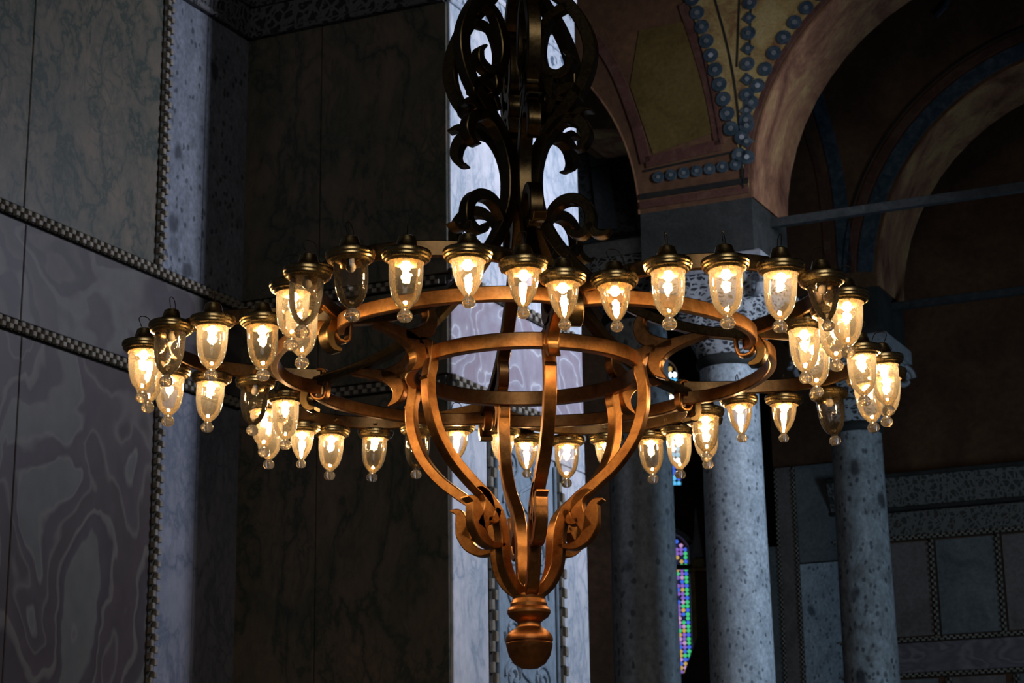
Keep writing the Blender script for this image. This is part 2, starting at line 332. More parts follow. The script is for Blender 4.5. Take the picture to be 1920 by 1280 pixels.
def panel(parent, P, d, n, s0, s1, z0, z1, mat, name='marble_panel', depth=.02, gap=.004, bev=.005, jit=.0):
    mb = MB(); o = P + d * (s0 + gap) + Z * (z0 + gap) - n * .01
    mb.box(o, d * (s1 - s0 - 2 * gap), Z * (z1 - z0 - 2 * gap), n * (depth + .01 + jit), bev)
    return mb.build(name, mat, parent)
def dentil_h(parent, P, d, n, s0, s1, z, h=.075, pitch=.078, depth=.04, base=.02):
    MB().box(P + d * s0 + Z * (z - h / 2), d * (s1 - s0), Z * h, n * (base + .008)).build('dentil_fillet', M_dentil_ground, parent)
    mb = MB(); k = int((s1 - s0) / pitch)
    for i in range(k):
        a = s0 + i * pitch
        mb.box(P + d * a + Z * (z) + n * base, d * pitch * .5, Z * h * .46, n * depth, .004)
        mb.box(P + d * (a + pitch * .5) + Z * (z - h * .48) + n * base, d * pitch * .5, Z * h * .46, n * depth, .004)
    return tag(mb.build('dentil_course', M_dentil, parent), kind='stuff')
def dentil_v(parent, P, d, n, s, z0, z1, wd=.085, pitch=.09, depth=.045, base=.02, mat=None):
    MB().box(P + d * (s - wd / 2) + Z * z0, d * wd, Z * (z1 - z0), n * (base + .006)).build('dentil_fillet', M_dentil_ground, parent)
    mb = MB(); k = int((z1 - z0) / pitch)
    for i in range(k):
        a = z0 + i * pitch
        mb.box(P + d * (s - wd * .5) + Z * a + n * base, d * wd * .42, Z * pitch * .5, n * depth, .004)
        mb.box(P + d * (s + wd * .08) + Z * (a + pitch * .5) + n * base, d * wd * .42, Z * pitch * .5, n * depth, .004)
    return tag(mb.build('dentil_border', mat or M_dentil, parent), kind='stuff')
def wall(name, P, d, n, s0, s1, z0, z1, mat=M_back_stone, thick=.5):
    e = empty(name, P + d * s0); e['kind'] = 'structure'
    inv = Matrix.Translation(-(P + d * s0))
    o = MB().box(P + d * s0 + Z * z0 - n * thick, d * (s1 - s0), Z * (z1 - z0), n * thick).build('masonry', mat, None)
    return e, o
def own(e, objs):      # parent objects built in world coordinates under e
    for o in objs:
        o.parent = e; o.matrix_parent_inverse = Matrix.Translation(-e.location)

def collect(e, fn):
    before = set(bpy.data.objects); fn(); own(e, [o for o in bpy.data.objects if o not in before and o.parent is None])

ZB1, ZB2, ZCOR, ZTOP = 6.11, 5.30, 8.47, 13.0
# left wall
wl = empty('wall_left', AB + dA * -6); wl['kind'] = 'structure'
def f():
    P, d, n = AB, dA, nA
    MB().box(P + d * -7 - n * .5, d * 7.0, Z * ZTOP, n * .5).build('masonry', M_back_stone)
    for a, b in ((-5.2, -3.95), (-3.95, -2.63), (-2.63, -1.165)):
        panel(None, P, d, n, a, b, ZB1 + .05, ZCOR, M_greenish)
    panel(None, P, d, n, -1.075, -.585, ZB1 + .05, ZCOR, M_blue_breccia)
    panel(None, P, d, n, -.585, 0, ZB1 + .05, ZCOR, M_blue_breccia)
    for a, b in ((-5.2, -3.95), (-3.95, -2.60), (-2.60, 0)):
        panel(None, P, d, n, a, b, ZB2 + .05, ZB1 - .05, M_swirl_grey)
    for a, b in ((-5.2, -3.95), (-3.95, -2.58), (-2.58, -1.10)):
        panel(None, P, d, n, a, b, 1.2, ZB2 - .05, M_swirl_dark)
    for z0, z1 in ((1.2, ZB2 - .05),):
        panel(None, P, d, n, -1.01, -.56, z0, z1, M_pale_strip)
        panel(None, P, d, n, -.56, 0, z0, z1, M_pale_strip)
    dentil_h(None, P, d, n, -5.2, 0, ZB1); dentil_h(None, P, d, n, -5.2, 0, ZB2)
    dentil_v(None, P, d, n, -1.12, ZB1 + .05, ZCOR); dentil_v(None, P, d, n, -1.055, 1.2, ZB2 - .05)
collect(wl, f)
def cornice(P, d, n, s0, s1, mat=M_cornice, e0=0, e1=0):
    if mat is M_inlay:
        MB().box(P + d * s0 + Z * ZCOR, d * (s1 - s0), Z * .05, n * .04, .01).build('cornice_bead', M_white)
        MB().box(P + d * s0 + Z * (ZCOR + .06), d * (s1 - s0), Z * .28, n * .025, .004).build('inlaid_frieze', mat)
        MB().box(P + d * s0 + Z * (ZCOR + .34), d * (s1 - s0), Z * .04, n * .045, .01).build('cornice_bead', M_white)
        MB().box(P + d * s0 + Z * (ZCOR + .38), d * (s1 - s0), Z * .55, n * .025, .004).build('inlaid_frieze', mat)
        MB().box(P + d * s0 + Z * (ZCOR + .94), d * (s1 - s0), Z * .15, n * .06, .01).build('cornice_shelf', M_white)
        return
    MB().box(P + d * s0 + Z * ZCOR, d * (s1 - s0 + e1), Z * .05, n * .07, .01).build('cornice_bead', M_dentil if mat is M_inlay else M_cornice)
    MB().prism([P + d * s0 + Z * (ZCOR + .05), P + d * s0 + Z * (ZCOR + .05) + n * .04, P + d * s0 + Z * (ZCOR + .25) + n * .09, P + d * s0 + Z * (ZCOR + .25)], d * (s1 - s0 + e1)).build('frieze_band', mat)
    MB().box(P + d * s0 + Z * (ZCOR + .25), d * (s1 - s0 + e1), Z * .03, n * .13, .01).build('cornice_bead', mat)
    MB().prism([P + d * s0 + Z * (ZCOR + .28), P + d * s0 + Z * (ZCOR + .28) + n * .12, P + d * s0 + Z * (ZCOR + .8) + n * .42, P + d * s0 + Z * (ZCOR + .8)], d * (s1 - s0 + e1)).build('foliage_band', mat)
    MB().box(P + d * s0 + Z * (ZCOR + .8), d * (s1 - s0 + e1), Z * .18, n * .5, .01).build('cornice_shelf', M_cap_plain if mat is M_inlay else M_cornice)
collect(wl, lambda: cornice(AB, dA, nA, -6, 0))
# recessed wall turning towards the viewer
LB = (C0 - AB).length
dB1 = (C0 - AB).normalized(); nB1 = V((dB1.y, -dB1.x, 0)); nB1 = nB1 if nB1.y < 0 else -nB1
wb = empty('wall_back', AB); wb['kind'] = 'structure'
def f():
    P, d, n = AB, dB1, nB1
    MB().box(P - n * .5 - d * .0, d * LB, Z * ZTOP, n * .48).build('masonry', M_back_stone)
    for a, b in ((0, .72), (.72, LB)):
        panel(None, P, d, n, a, b, ZB1 + .05, ZCOR, M_dark_slab)
        panel(None, P, d, n, a, b, ZB2 + .05, ZB1 - .05, M_dark_slab)
    for a, b in ((0, .72), (.72, LB)):
        panel(None, P, d, n, a, b, 1.2, ZB2 - .05, M_dark_slab)
    dentil_h(None, P, d, n, 0, LB - .02, ZB1, base=.018, depth=.03); dentil_h(None, P, d, n, 0, LB - .02, ZB2, base=.018, depth=.03)
    cornice(P, d, n, 0.0, LB - .02)
collect(wb, f)
# pilaster wall
WC = 2.36
wc = empty('wall_center', C0); wc['kind'] = 'structure'
def f():
    P, d, n = C0, dA, nA
    MB().box(P - n * .6 + d * .03, d * (WC - .03), Z * ZTOP, n * .6).build('masonry', M_back_stone)
    panel(None, P, d, n, 0, 1.30, ZB1 + .09, ZCOR + .0, M_white); panel(None, P, d, n, 1.30, WC, ZB1 + .09, ZCOR, M_white)
    panel(None, P, d, n, 0, WC, ZB2 + .05, ZB1 + .0, M_swirl_lilac)
    dentil_h(None, P, d, n, 0, WC, ZB1 + .045, h=.09, pitch=.11); dentil_h(None, P, d, n, 0, WC, ZB2, h=.09, pitch=.11)
    panel(None, P, d, n, 0, WC, 4.98, ZB2 - .05, M_white)
    panel(None, P, d, n, 0, .56, 1.2, 4.98, M_white); panel(None, P, d, n, 1.88, WC, 1.2, 4.98, M_white)
    dentil_v(None, P, d, n, .61, 1.2, 4.98, .10, .16, .035); dentil_v(None, P, d, n, 1.83, 1.2, 4.98, .10, .16, .035)
    panel(None, P, d, n, .66, 1.78, 1.2, 4.98, M_carved_blue, 'carved_panel', .012)
    for s in (.70, 1.74): MB().tube([P + d * s + Z * 1.25 + n * .03, P + d * s + Z * 4.93 + n * .03], .012, 6).build('panel_moulding', M_carved_blue)
    k = 0; z = 2.1
    while z < 4.85:
        for sgn in (-1, 1):
            pts = []
            for i in range(30):
                a = i / 29 * 3.6 * math.pi; r = .15 * (1 - i / 34)
                pts.append(P + d * (1.22 + sgn * (.25 + r * math.cos(a) * .95)) + Z * (z + r * math.sin(a) * (1 if k % 2 else -1)) + n * .016)
            MB().tube(pts, .017, 5).build('carved_scroll', M_carved_blue, smooth=50)
        pts = [P + d * (1.22 + .13 * math.sin(i / 10 * 2 * math.pi)) + Z * (z - .17 + .034 * i) + n * .016 for i in range(11)]
        MB().tube(pts, .016, 5).build('carved_stem', M_carved_blue, smooth=50)
        z += .34; k += 1
    cornice(P, d, n, 0.0, WC, M_inlay)
collect(wc, f)

# floor, ceiling
fl = MB().box((-9, -6, -.3), V((24, 0, 0)), V((0, 42, 0)), V((0, 0, .3))).build('floor', M_floor); fl['kind'] = 'structure'
ce = MB().box((-9, -6, ZTOP), V((24, 0, 0)), V((0, 42, 0)), V((0, 0, .3))).build('ceiling', M_brown); ce['kind'] = 'structure'

# ------------------------------------------------------------ arcade: two pierced walls on columns
COL2 = V((2.15, 18.5, 0)); SH = V((1.78, 3.02, 0))
PW = COL2 - dA * .5                      # a point of the front face
rr = onplane(1412, 470, PW, dA); S_C = (rr - PW).dot(dB)   # pier's right edge along dB
ZSP, RA, PIER, TH = 8.04, 2.5, 1.16, 1.0
def arcade(name, P, sc, left_arch=True, mface=M_brown, right=7.5, pier=PIER):
    e = empty(name, P + dB * sc); e['kind'] = 'structure'
    def f():
        def arc(c, a0, a1, n=28, R=RA): return [P + dB * (c + R * math.cos(rad(a0 + (a1 - a0) * i / n))) + Z * (ZSP + R * math.sin(rad(a0 + (a1 - a0) * i / n))) for i in range(n + 1)]
        sl = sc - pier
        out = [P + dB * sl + Z * ZSP, P + dB * sc + Z * ZSP] + arc(sc + RA, 180, 0)[1:] + [P + dB * (sc + 2 * RA + 1.2) + Z * ZSP, P + dB * (sc + 2 * RA + 1.2) + Z * (ZTOP - .01)]
        out += [P + dB * (sl - 2.9) + Z * (ZTOP - .01), P + dB * (sl - 2.9) + Z * (ZSP + 2.75)] + arc(sl - RA, 93, 0)[:-1]
        MB().prism(out, dA * TH).build('spandrel', mface)
        # intrados lining, its own painted plaster
        for (c, a0, a1) in ((sc + RA, 180, 0), (sl - RA, 90, 0)):
            o = arc(c, a0, a1); i_ = arc(c, a0, a1, R=RA - .02); mb = MB(); n = len(o)
            q = o + i_ + [p + dA * (TH + .0) for p in o] + [p + dA * (TH + .0) for p in i_]
            fs = []
            for k in range(n - 1):
                fs += [(k, k + 1, n + k + 1, n + k), (2 * n + k, 2 * n + k + 1, 3 * n + k + 1, 3 * n + k), (n + k, n + k + 1, 3 * n + k + 1, 3 * n + k)]
            mb.add(q, fs).build('arch_soffit', M_soffit, smooth=40)
    collect(e, f)
    return e
wf = arcade('wall_arcade_front', PW, S_C, mface=M_brown)
wr = arcade('wall_arcade_rear', PW + SH, S_C, mface=M_brown)
w3 = arcade('wall_arcade_far', PW + SH * 2.0 , S_C, mface=M_brown)
# painted decoration on the front face: bands, medallions
def f():
    P, n = PW, nB
    n = -dA
    def pt(s, z, o=.0): return P + dB * s + Z * z + n * o
    def band(pts, wd, mat, name, th=.012):
        mb = MB(); sweep(mb, pts, dB, Z, wd, th, O=P + n * .006, ch=.002); return mb.build(name, mat)
    def disc(s, z, r, name='painted_roundel', k=14, o=.012, mat=M_roundel):
        mb = MB(); mb.prism([pt(s + r * math.cos(2 * math.pi * i / k), z + r * math.sin(2 * math.pi * i / k), .0) for i in range(k)], n * o * 1.6)
        mb.build(name, mat)
        mb = MB(); mb.prism([pt(s + .35 * r * math.cos(2 * math.pi * i / 8), z + .35 * r * math.sin(2 * math.pi * i / 8), o) for i in range(8)], n * .012); mb.build('roundel_boss', M_cap_plain if random.random() < .12 else M_wallpanel)
    e = S_C
    def onR(R, a): return (e + RA - R * math.cos(rad(a)), ZSP + R * math.sin(rad(a)))
    # gold field of the pier top, between the arch and the vault groin
    fan = [pt(e - .02, ZSP + .1)] + [pt(*onR(RA + .03, a)) for a in range(6, 60, 4)] + [pt(e + .35, ZSP + 3.9), pt(e - .75, ZSP + 3.9), pt(e - .55, ZSP + 2.0), pt(e - .18, ZSP + .9)]
    MB().prism(fan, n * .006).build('gold_field', M_gold)
    for a in (range(10, 62, 4)): s_, z_ = onR(RA + .14, a); disc(s_, z_, .075)
    for k in range(13): disc(e - .02 + .006 * k + .0005 * k * k, ZSP + .42 + .165 * k, .075 if k % 2 == 0 else .07, k=14 if k % 2 == 0 else 4)
    for k in range(13): disc(e - .17 - .03 * k - .0009 * k * k, ZSP + .75 + .165 * k, .078)
    band([(e - .08, ZSP + .1), (e - .09, ZSP + .9), (e - .16, ZSP + 1.6), (e - .34, ZSP + 2.5), (e - .55, ZSP + 3.6)], .022, M_black_line, 'painted_line')
    band([(e - .30, ZSP + .62), (e - .37, ZSP + 1.2), (e - .55, ZSP + 2.2), (e - .85, ZSP + 3.4)], .022, M_black_line, 'painted_line')
    band([(e + .06, ZSP + 1.5), (e + .12, ZSP + 2.2), (e + .3, ZSP + 3.2)], .02, M_black_line, 'painted_line')
    band([(e - .08, ZSP + 1.4), (e + .0, ZSP + 2.3), (e + .1, ZSP + 3.2)], .02, M_black_line, 'painted_line')
    band([onR(RA + .05, a) for a in range(4, 60, 8)], .05, M_red_band, 'painted_band')
    # ochre panel framed in dull red, left of the groin
    out = [pt(e - 1.0, ZSP + .62), pt(e - .36, ZSP + .74), pt(e - .44, ZSP + 1.3), pt(e - .62, ZSP + 2.0), pt(e - 1.1, ZSP + 2.0), pt(e - 1.22, ZSP + 1.4)]
    MB().prism(out, n * .006).build('ochre_panel', M_yellow_panel)
    band([(e - 1.08, ZSP + .54), (e - .28, ZSP + .60)], .12, M_red_band, 'painted_band')
    band([(e - .30, ZSP + .60), (e - .40, ZSP + 1.3), (e - .62, ZSP + 2.2)], .10, M_red_band, 'painted_band')
    band([(e - 1.08, ZSP + .54), (e - 1.18, ZSP + 1.0), (e - 1.42, ZSP + 1.7), (e - 1.8, ZSP + 2.3)], .11, M_red_band, 'painted_band')
    band([(e - 1.10, ZSP + .45), (e - .16, ZSP + .50)], .022, M_black_line, 'painted_line')
    for k in range(7): disc(e - .95 + .135 * k, ZSP + .36, .06)
    band([(e - 1.16, ZSP + .18), (e - .02, ZSP + .18)], .06, M_black_line, 'painted_line')
    band([(e - 1.16, ZSP + .09), (e - .02, ZSP + .09)], .08, M_red_band, 'painted_band')
collect(wf, f)
def f():
    P = PW + SH; n = -dA; e = S_C
    def onR(R, a): return (e + RA - R * math.cos(rad(a)), ZSP + R * math.sin(rad(a)))
    for R_, wd, m in ((RA + .13, .18, M_roundel), (RA + .30, .10, M_red_band), (RA + .40, .025, M_black_line)):
        mb = MB(); sweep(mb, [onR(R_, a) for a in range(4, 100, 8)], dB, Z, wd, .012, O=P + n * .006, ch=.002); mb.build('painted_band', m)
    for q, m, wd in (([(e - .35, ZSP + .2), (e - .38, ZSP + 1.4), (e - .6, ZSP + 2.6)], M_roundel, .16), ([(e - .55, ZSP + .2), (e - .58, ZSP + 1.4), (e - .85, ZSP + 2.6)], M_red_band, .08)):
        mb = MB(); sweep(mb, q, dB, Z, wd, .012, O=P + n * .006, ch=.002); mb.build('painted_band', m)
    for s0, z0 in ((.9, 3.15), (1.35, 3.35), (1.8, 3.4)):
        pts = [P + dB * (e + s0 + .16 * math.sin(i * .7)) + Z * (ZSP + z0 + .09 * i) + n * .012 for i in range(6)]
        MB().tube(pts, .03, 5).build('painted_leaf_scroll', M_roundel)
collect(wr, f)
# window lattice seen through the left arch opening is on the far wall (below)

def impost(parent_list, P, sc, base_z):
    o = MB()
    a = P + dB * (sc - PIER) - dA * .0
    o.box(a + Z * (ZSP - .53), dB * PIER, dA * TH, Z * .53)
    return o.build('impost_block', M_impost)
for e, P in ((wf, PW), (wr, PW + SH), (w3, PW + SH * 2)):
    collect(e, lambda: impost(None, P, S_C, 0))

def column(base, r0, r1, zneck, ztop, mat, label, rot, capw=.54, capd=.48, shift=0.0, slab=True, group=None):
    t = empty('marble_column', base); tag(t, label, 'column', group)
    mb = MB(); mb.lathe([(r0 * 1.5, 0), (r0 * 1.5, .25), (r0 * 1.3, .3), (r0 * 1.35, .4), (r0 * 1.1, .5), (r0, .6)], 40); mb.build('base', M_cap_plain, t, 40)
    prof = [(r0 + (r1 - r0) * (i / 12) ** 1.3, .6 + (zneck - .6) * i / 12) for i in range(13)]
    MB().lathe(prof, 56).build('shaft', mat, t, 40)
    MB().lathe([(r1 * .98, zneck - .02), (r1 * 1.10, zneck + .01), (r1 * 1.13, zneck + .05), (r1 * 1.08, zneck + .09), (r1, zneck + .1)], 56).build('necking_ring', M_impost, t, 40)
    # basket capital: round at the neck, square at the top
    vs, fs = [], []; K = 56; N = 14; H = ztop - (zneck + .1)
    cu, su = dB, dA
    for i in range(N + 1):
        u = i / N; g = u ** 1.4; bulge = 1 + .10 * math.sin(math.pi * min(1, u * 1.25))
        for j in range(K):
            a = 2 * math.pi * j / K; c, s = math.cos(a), math.sin(a); pw = 2 + 8 * g
            k = (abs(c) ** pw + abs(s) ** pw) ** (-1 / pw)
            rx = (r1 * 1.02 * (1 - g) + capw * g) * bulge; ry = (r1 * 1.02 * (1 - g) + capd * g) * bulge
            rip = 1 + .025 * math.cos(a * 16) * math.sin(math.pi * u)
            q = cu * (c * k * rx * rip) + su * (s * k * ry * rip); vs.append(q + Z * (zneck + .1 + H * u))
    for i in range(N):
        for j in range(K): fs.append((i * K + j, i * K + (j + 1) % K, (i + 1) * K + (j + 1) % K, (i + 1) * K + j))
    fs += [tuple(range(K)), tuple(N * K + j for j in range(K))]
    cp = link('capital', mesh('capital', vs, fs, 50), M_cap, t)
    for sx in (-1, 1):
        for sy in (-1, 1):
            ctr = cu * sx * (capw * .86) + su * sy * (capd * .86) + Z * (zneck + .1 + H * .80)
            out = (cu * sx + su * sy).normalized(); pts = []
            for i in range(26):
                a = i / 25 * 3.2 * math.pi; r = .15 * (1 - i / 32); pts.append(ctr + out * (r * math.cos(a)) + Z * (r * math.sin(a)))
            MB().tube(pts, .035, 6).build('volute', M_cap_plain, cp, 60)
    MB().box(-cu * capw * 1.04 - su * capd * 1.04 + Z * ztop, cu * capw * 2.08, su * capd * 2.08, Z * .18, .02).build('abacus', M_cap_plain, t)
    return t
column(COL2, .325, .285, 6.46, ZSP - .71, M_column, 'pale blue-grey speckled marble column lit from the right, under the brightest carved capital', 0)
column(COL2 + SH, .325, .285, 6.46, ZSP - .71, M_column_far, 'brown-blotched grey marble column at the right, its right edge lit, beside the panelled wall', 0)
b1 = at(1202, 900, 19.6); b1.z = 0
column(b1, .345, .325, 7.25, 7.9, M_column_dark, 'dark grey marble column just right of the bright marble pilaster, in shade', 0, .45, .42)

# tie rods
def tie(p0, p1, label, th=.07):
    d = (p1 - p0); sd = V((d.y, -d.x, 0)).normalized() * th
    mb = MB(); mb.box(p0 - sd / 2 - Z * th / 2, d, sd, Z * th * 1.3, .006)
    o = mb.build('tie_beam', M_iron); return tag(o, label, 'tie beam')
q0 = PW + dB * S_C + dA * .55 + Z * (ZSP - .12)
tie(q0, q0 + dB * (2 * RA + .3), 'long iron tie beam crossing the nearer painted arch at the upper right')
tie(q0 + SH, q0 + SH + dB * (2 * RA + .3), 'fainter iron tie beam crossing the second arch, lower right behind the lamps')

# ------------------------------------------------------------ right back wall with panels and frieze
PG = V((2.55, 24.4, 0)) ; dG = dB
g0 = (onplane(1448, 900, PG, dA) - PG).dot(dG)
wg = empty('wall_right', PG + dG * g0); wg['kind'] = 'structure'
def zat(px, py): return onplane(px, py, PG, dA).z
def sat(px, py): return (onplane(px, py, PG, dA) - PG).dot(dG)
def f():
    P, d, n = PG, dG, -dA
    MB().box(P + d * g0 - n * .5, d * 10, Z * ZTOP, n * .5).build('masonry', M_brown)
    za, zb, zc, zd, ze = zat(1800, 873), zat(1800, 935), zat(1800, 995), zat(1800, 1190), zat(1800, 1258)
    s1 = sat(1560, 1000); s2 = 9.5
    MB().box(P + d * s1 + Z * (za - .06), d * (s2 - s1), Z * .06, n * .22, .01).build('cornice_bead', M_impost)
    MB().prism([P + d * s1 + Z * zb, P + d * s1 + Z * zb + n * .08, P + d * s1 + Z * (za - .06) + n * .20, P + d * s1 + Z * (za - .06)], d * (s2 - s1)).build('frieze_band', M_frieze)
    MB().box(P + d * s1 + Z * (zb - .05), d * (s2 - s1), Z * .05, n * .1, .01).build('cornice_bead', M_impost)
    MB().box(P + d * s1 + Z * (zc + .02), d * (s2 - s1), Z * (zb - zc - .08), n * .05, .01).build('scallop_band', M_frieze)
    for z in (zc, zd, ze): dentil_h(None, P, d, n, s1, s2, z, .05, .075, .05, .04)
    stops = [s1, sat(1747, 1100), sat(1872, 1100)]
    while stops[-1] < s2 - 1: stops.append(stops[-1] + (stops[2] - stops[1]))
    for i in range(len(stops) - 1):
        panel(None, P, d, n, stops[i] + .04, stops[i + 1] - .04, zd + .04, zc - .04, (M_wallpanel2, M_wallpanel)[i % 2])
        panel(None, P, d, n, stops[i] + .04, stops[i + 1] - .04, 2.2, ze - .04, (M_wallpanel2, M_wallpanel)[(i + 1) % 2])
        if i: dentil_v(None, P, d, n, stops[i], zd, zc, .05, .075, .04, .03); dentil_v(None, P, d, n, stops[i] + .1, 2.2, ze, .05, .075, .04, .03)
    panel(None, P, d, n, s1, s2, ze + .03, zd - .03, M_wallswirl)
    # stone pier strips behind the columns
    for pa, pb, mt, zt in ((1430, 1458, M_wallpanel, 5.6), (1461, 1490, M_wallpanel2, 6.6), (1495, 1570, M_column, 5.35), (1495, 1570, M_wallpanel, 6.6)):
        a, b = sat(pa, 1000), sat(pb, 1000)
        panel(None, P, d, n, a, b, 2.2 if mt is not M_wallpanel or zt < 6 else 5.36, zt, mt, depth=.06)
    for px in (1460, 1493): dentil_v(None, P, d, n, sat(px, 1000), 2.2, 6.6, .035, .06, .03, .06)
collect(wg, f)

# ------------------------------------------------------------ far wall with stained windows
PF = V((0, 31, 0)); X = V((1, 0, 0)); nF = V((0, -1, 0))
def fx(px, py=1100): return at(px, py, 31).x
def fz(py, px=1270): return at(px, py, 31).z
wfar = empty('wall_far', V((0, 31, 0))); wfar['kind'] = 'structure'
W1 = (fx(1222), fx(1293), fz(1262), fz(1036)); W2 = (fx(1226), fx(1286), fz(909), fz(700))
def f():
    def opening(x0, x1, z0, z1, k=12):
        r = (x1 - x0) / 2; c = (x0 + x1) / 2
        return [V((x0, 31, z0)), V((x1, 31, z0))] + [V((c + r * math.cos(math.pi * i / k), 31, z1 + r * math.sin(math.pi * i / k))) for i in range(k + 1)]
    # masonry in strips round the two openings, arch heads filled by spandrel pieces
    xa, xb = W1[0], W1[1]; mb = MB(); D = V((0, .5, 0))
    mb.box((-4, 31, 0), V((xa + 4, 0, 0)), V((0, 0, ZTOP)), D); mb.box((xb, 31, 0), V((11 - xb, 0, 0)), V((0, 0, ZTOP)), D)
    r = (xb - xa) / 2; r2 = (W2[1] - W2[0]) / 2
    mb.box((xa, 31, 0), V((xb - xa, 0, 0)), V((0, 0, W1[2])), D)
    mb.box((xa, 31, W1[3] + r), V((xb - xa, 0, 0)), V((0, 0, W2[2] - W1[3] - r)), D)
    mb.box((xa, 31, W2[3] + r2), V((xb - xa, 0, 0)), V((0, 0, ZTOP - W2[3] - r2)), D)
    mb.box((xa, 31, W2[2]), V((W2[0] - xa, 0, 0)), V((0, 0, W2[3] + r2 - W2[2])), D); mb.box((W2[1], 31, W2[2]), V((xb - W2[1], 0, 0)), V((0, 0, W2[3] + r2 - W2[2])), D)
    mb.build('masonry', M_brown)
    for (x0, x1, z0, z1) in (W1, W2):
        rr_ = (x1 - x0) / 2; c = (x0 + x1) / 2
        for sg in (-1, 1):
            out = [V((c + sg * rr_, 31, z1)), V((c + sg * rr_, 31, z1 + rr_)), V((c, 31, z1 + rr_))] + [V((c + sg * rr_ * math.cos(a), 31, z1 + rr_ * math.sin(a))) for a in [math.pi / 2 * (1 - i / 8) for i in range(1, 8)]]
            MB().prism(out, D).build('arch_spandrel', M_brown)
    def trim(x0, x1, z0, z1, nm, off=.05):
        rr_ = (x1 - x0) / 2 + off; c = (x0 + x1) / 2
        pts = [(c - rr_, z0)] + [(c - rr_, z1)] + [(c - rr_ * math.cos(math.pi * i / 8), z1 + rr_ * math.sin(math.pi * i / 8)) for i in range(1, 8)] + [(c + rr_, z1), (c + rr_, z0)]
        mb = MB(); sweep(mb, pts, X, Z, .09, .1, O=V((0, 30.97, 0)), sub=3); mb.build(nm, M_cap_plain)
    trim(*W1, 'window_surround')
    # dark panelled zone left of the window
    for px0, px1, y0, y1 in ((1096, 1142, 1268, 1095), (1096, 1142, 1060, 880)):
        panel(None, PF, X, nF, fx(px0), fx(px1), fz(y0), fz(y1), M_wood, 'dark_panel')
    MB().box(V((fx(1090), 30.9, fz(1068))), X * 2, V((0, .1, 0)), Z * .07).build('ledge', M_impost)
collect(wfar, f)
PANE = {k: emit('stained_glass_' + k, c, s) for k, c, s in (('green', (.08, .75, .28), .75), ('blue', (.06, .16, .85), .9), ('violet', (.35, .18, .75), .7), ('sky', (.12, .55, .95), 1.0), ('pink', (.65, .38, .7), .8), ('amber', (.7, .45, .12), .8), ('clear', (.8, .9, 1), 2.6), ('dark', (.03, .03, .12), .5))}
M_lead = M_black_line
def window(name, w_, cols, rows, pal):
    x0, x1, z0, z1 = w_; r = (x1 - x0) / 2; c = (x0 + x1) / 2
    e = empty(name, V((c, 31.12, z0))); e['kind'] = 'structure'
    def f():
        k = 12; out = [V((x0, 31.14, z0)), V((x1, 31.14, z0))] + [V((c + r * math.cos(math.pi * i / k), 31.14, z1 + r * math.sin(math.pi * i / k))) for i in range(k + 1)]
        MB().prism(out, V((0, .03, 0))).build('lead_backing', M_lead)
        H = z1 + r - z0; px, pz = (x1 - x0) / cols, H / rows
        cache = {}
        for j in range(rows):
            for i in range(cols):
                xc, zc = x0 + px * (i + .5), z0 + pz * (j + .5)
                if zc > z1 and math.hypot(xc - c, zc - z1) > r * .93: continue
                m = pal(i, j, cols, rows)
                key = (m, (i * 7 + j) % 3)
                if key not in cache:
                    kk = 8 if key[1] else 6
                    o = MB().prism([V((px * .46 * math.cos(2 * math.pi * q / kk + .4) * 1.08, 0, pz * .46 * math.sin(2 * math.pi * q / kk + .4) * 1.08)) for q in range(kk)], V((0, -.012, 0))).build('pane', PANE[m])
                    cache[key] = o
                else:
                    o = cache[key].copy(); COL.objects.link(o)
                o.location = (xc, 31.138, zc)
    collect(e, f)
def pal1(i, j, c, r):
    if i in (0, c - 1): return 'green' if (j % 3) else 'blue'
    if j % 7 == 3 and i in (2, 3, 5): return 'sky'
    return random.choice(['violet', 'blue', 'pink', 'violet', 'green', 'amber', 'dark'])
def pal2(i, j, c, r):
    if j < 4: return random.choice(['blue', 'sky', 'amber', 'clear'])
    return random.choice(['clear', 'clear', 'clear', 'sky', 'amber']) if i > 1 else 'blue'
window('window_1', W1, 9, 34, pal1); window('window_2', W2, 7, 22, pal2)

# calligraphic gilt roundels, seen past the pilaster
def roundel(px, py, y, r, label, g):
    c = at(px, py, y); t = empty('gilt_roundel', c); tag(t, label, 'roundel')
    MB().prism([V((r * math.cos(2 * math.pi * i / 28), 0, r * math.sin(2 * math.pi * i / 28))) for i in range(28)], V((0, .05, 0))).build('disc', M_roundel_ground, t)
    MB().tube([V((r * math.cos(2 * math.pi * i / 36), -.01, r * math.sin(2 * math.pi * i / 36))) for i in range(36)], r * .075, 6, True).build('rim', M_gilt, t, 60)
    for pts in (((-.5, -.1), (-.2, -.35), (.2, -.3), (.45, 0)), ((-.1, .55), (0, .1), (.1, -.1), (.35, -.05)), ((-.45, .3), (-.2, .15), (.15, .35), (.4, .5)), ((-.3, -.5), (0, -.6), (.3, -.45))):
        mb = MB(); mb.tube(smooth_path([V((a * r, -.012, b * r)) for a, b in pts], 5), r * .06, 5); mb.build('gilt_stroke', M_gilt, t, 60)
roundel(1104, 985, 30.925, .26, 'small dark green disc with gilt rim and gilt calligraphy, low beside the pilaster', None)
roundel(1100, 655, 30.925, .34, 'dark green disc with gilt rim, higher up behind the lamps, beside the pilaster', None)
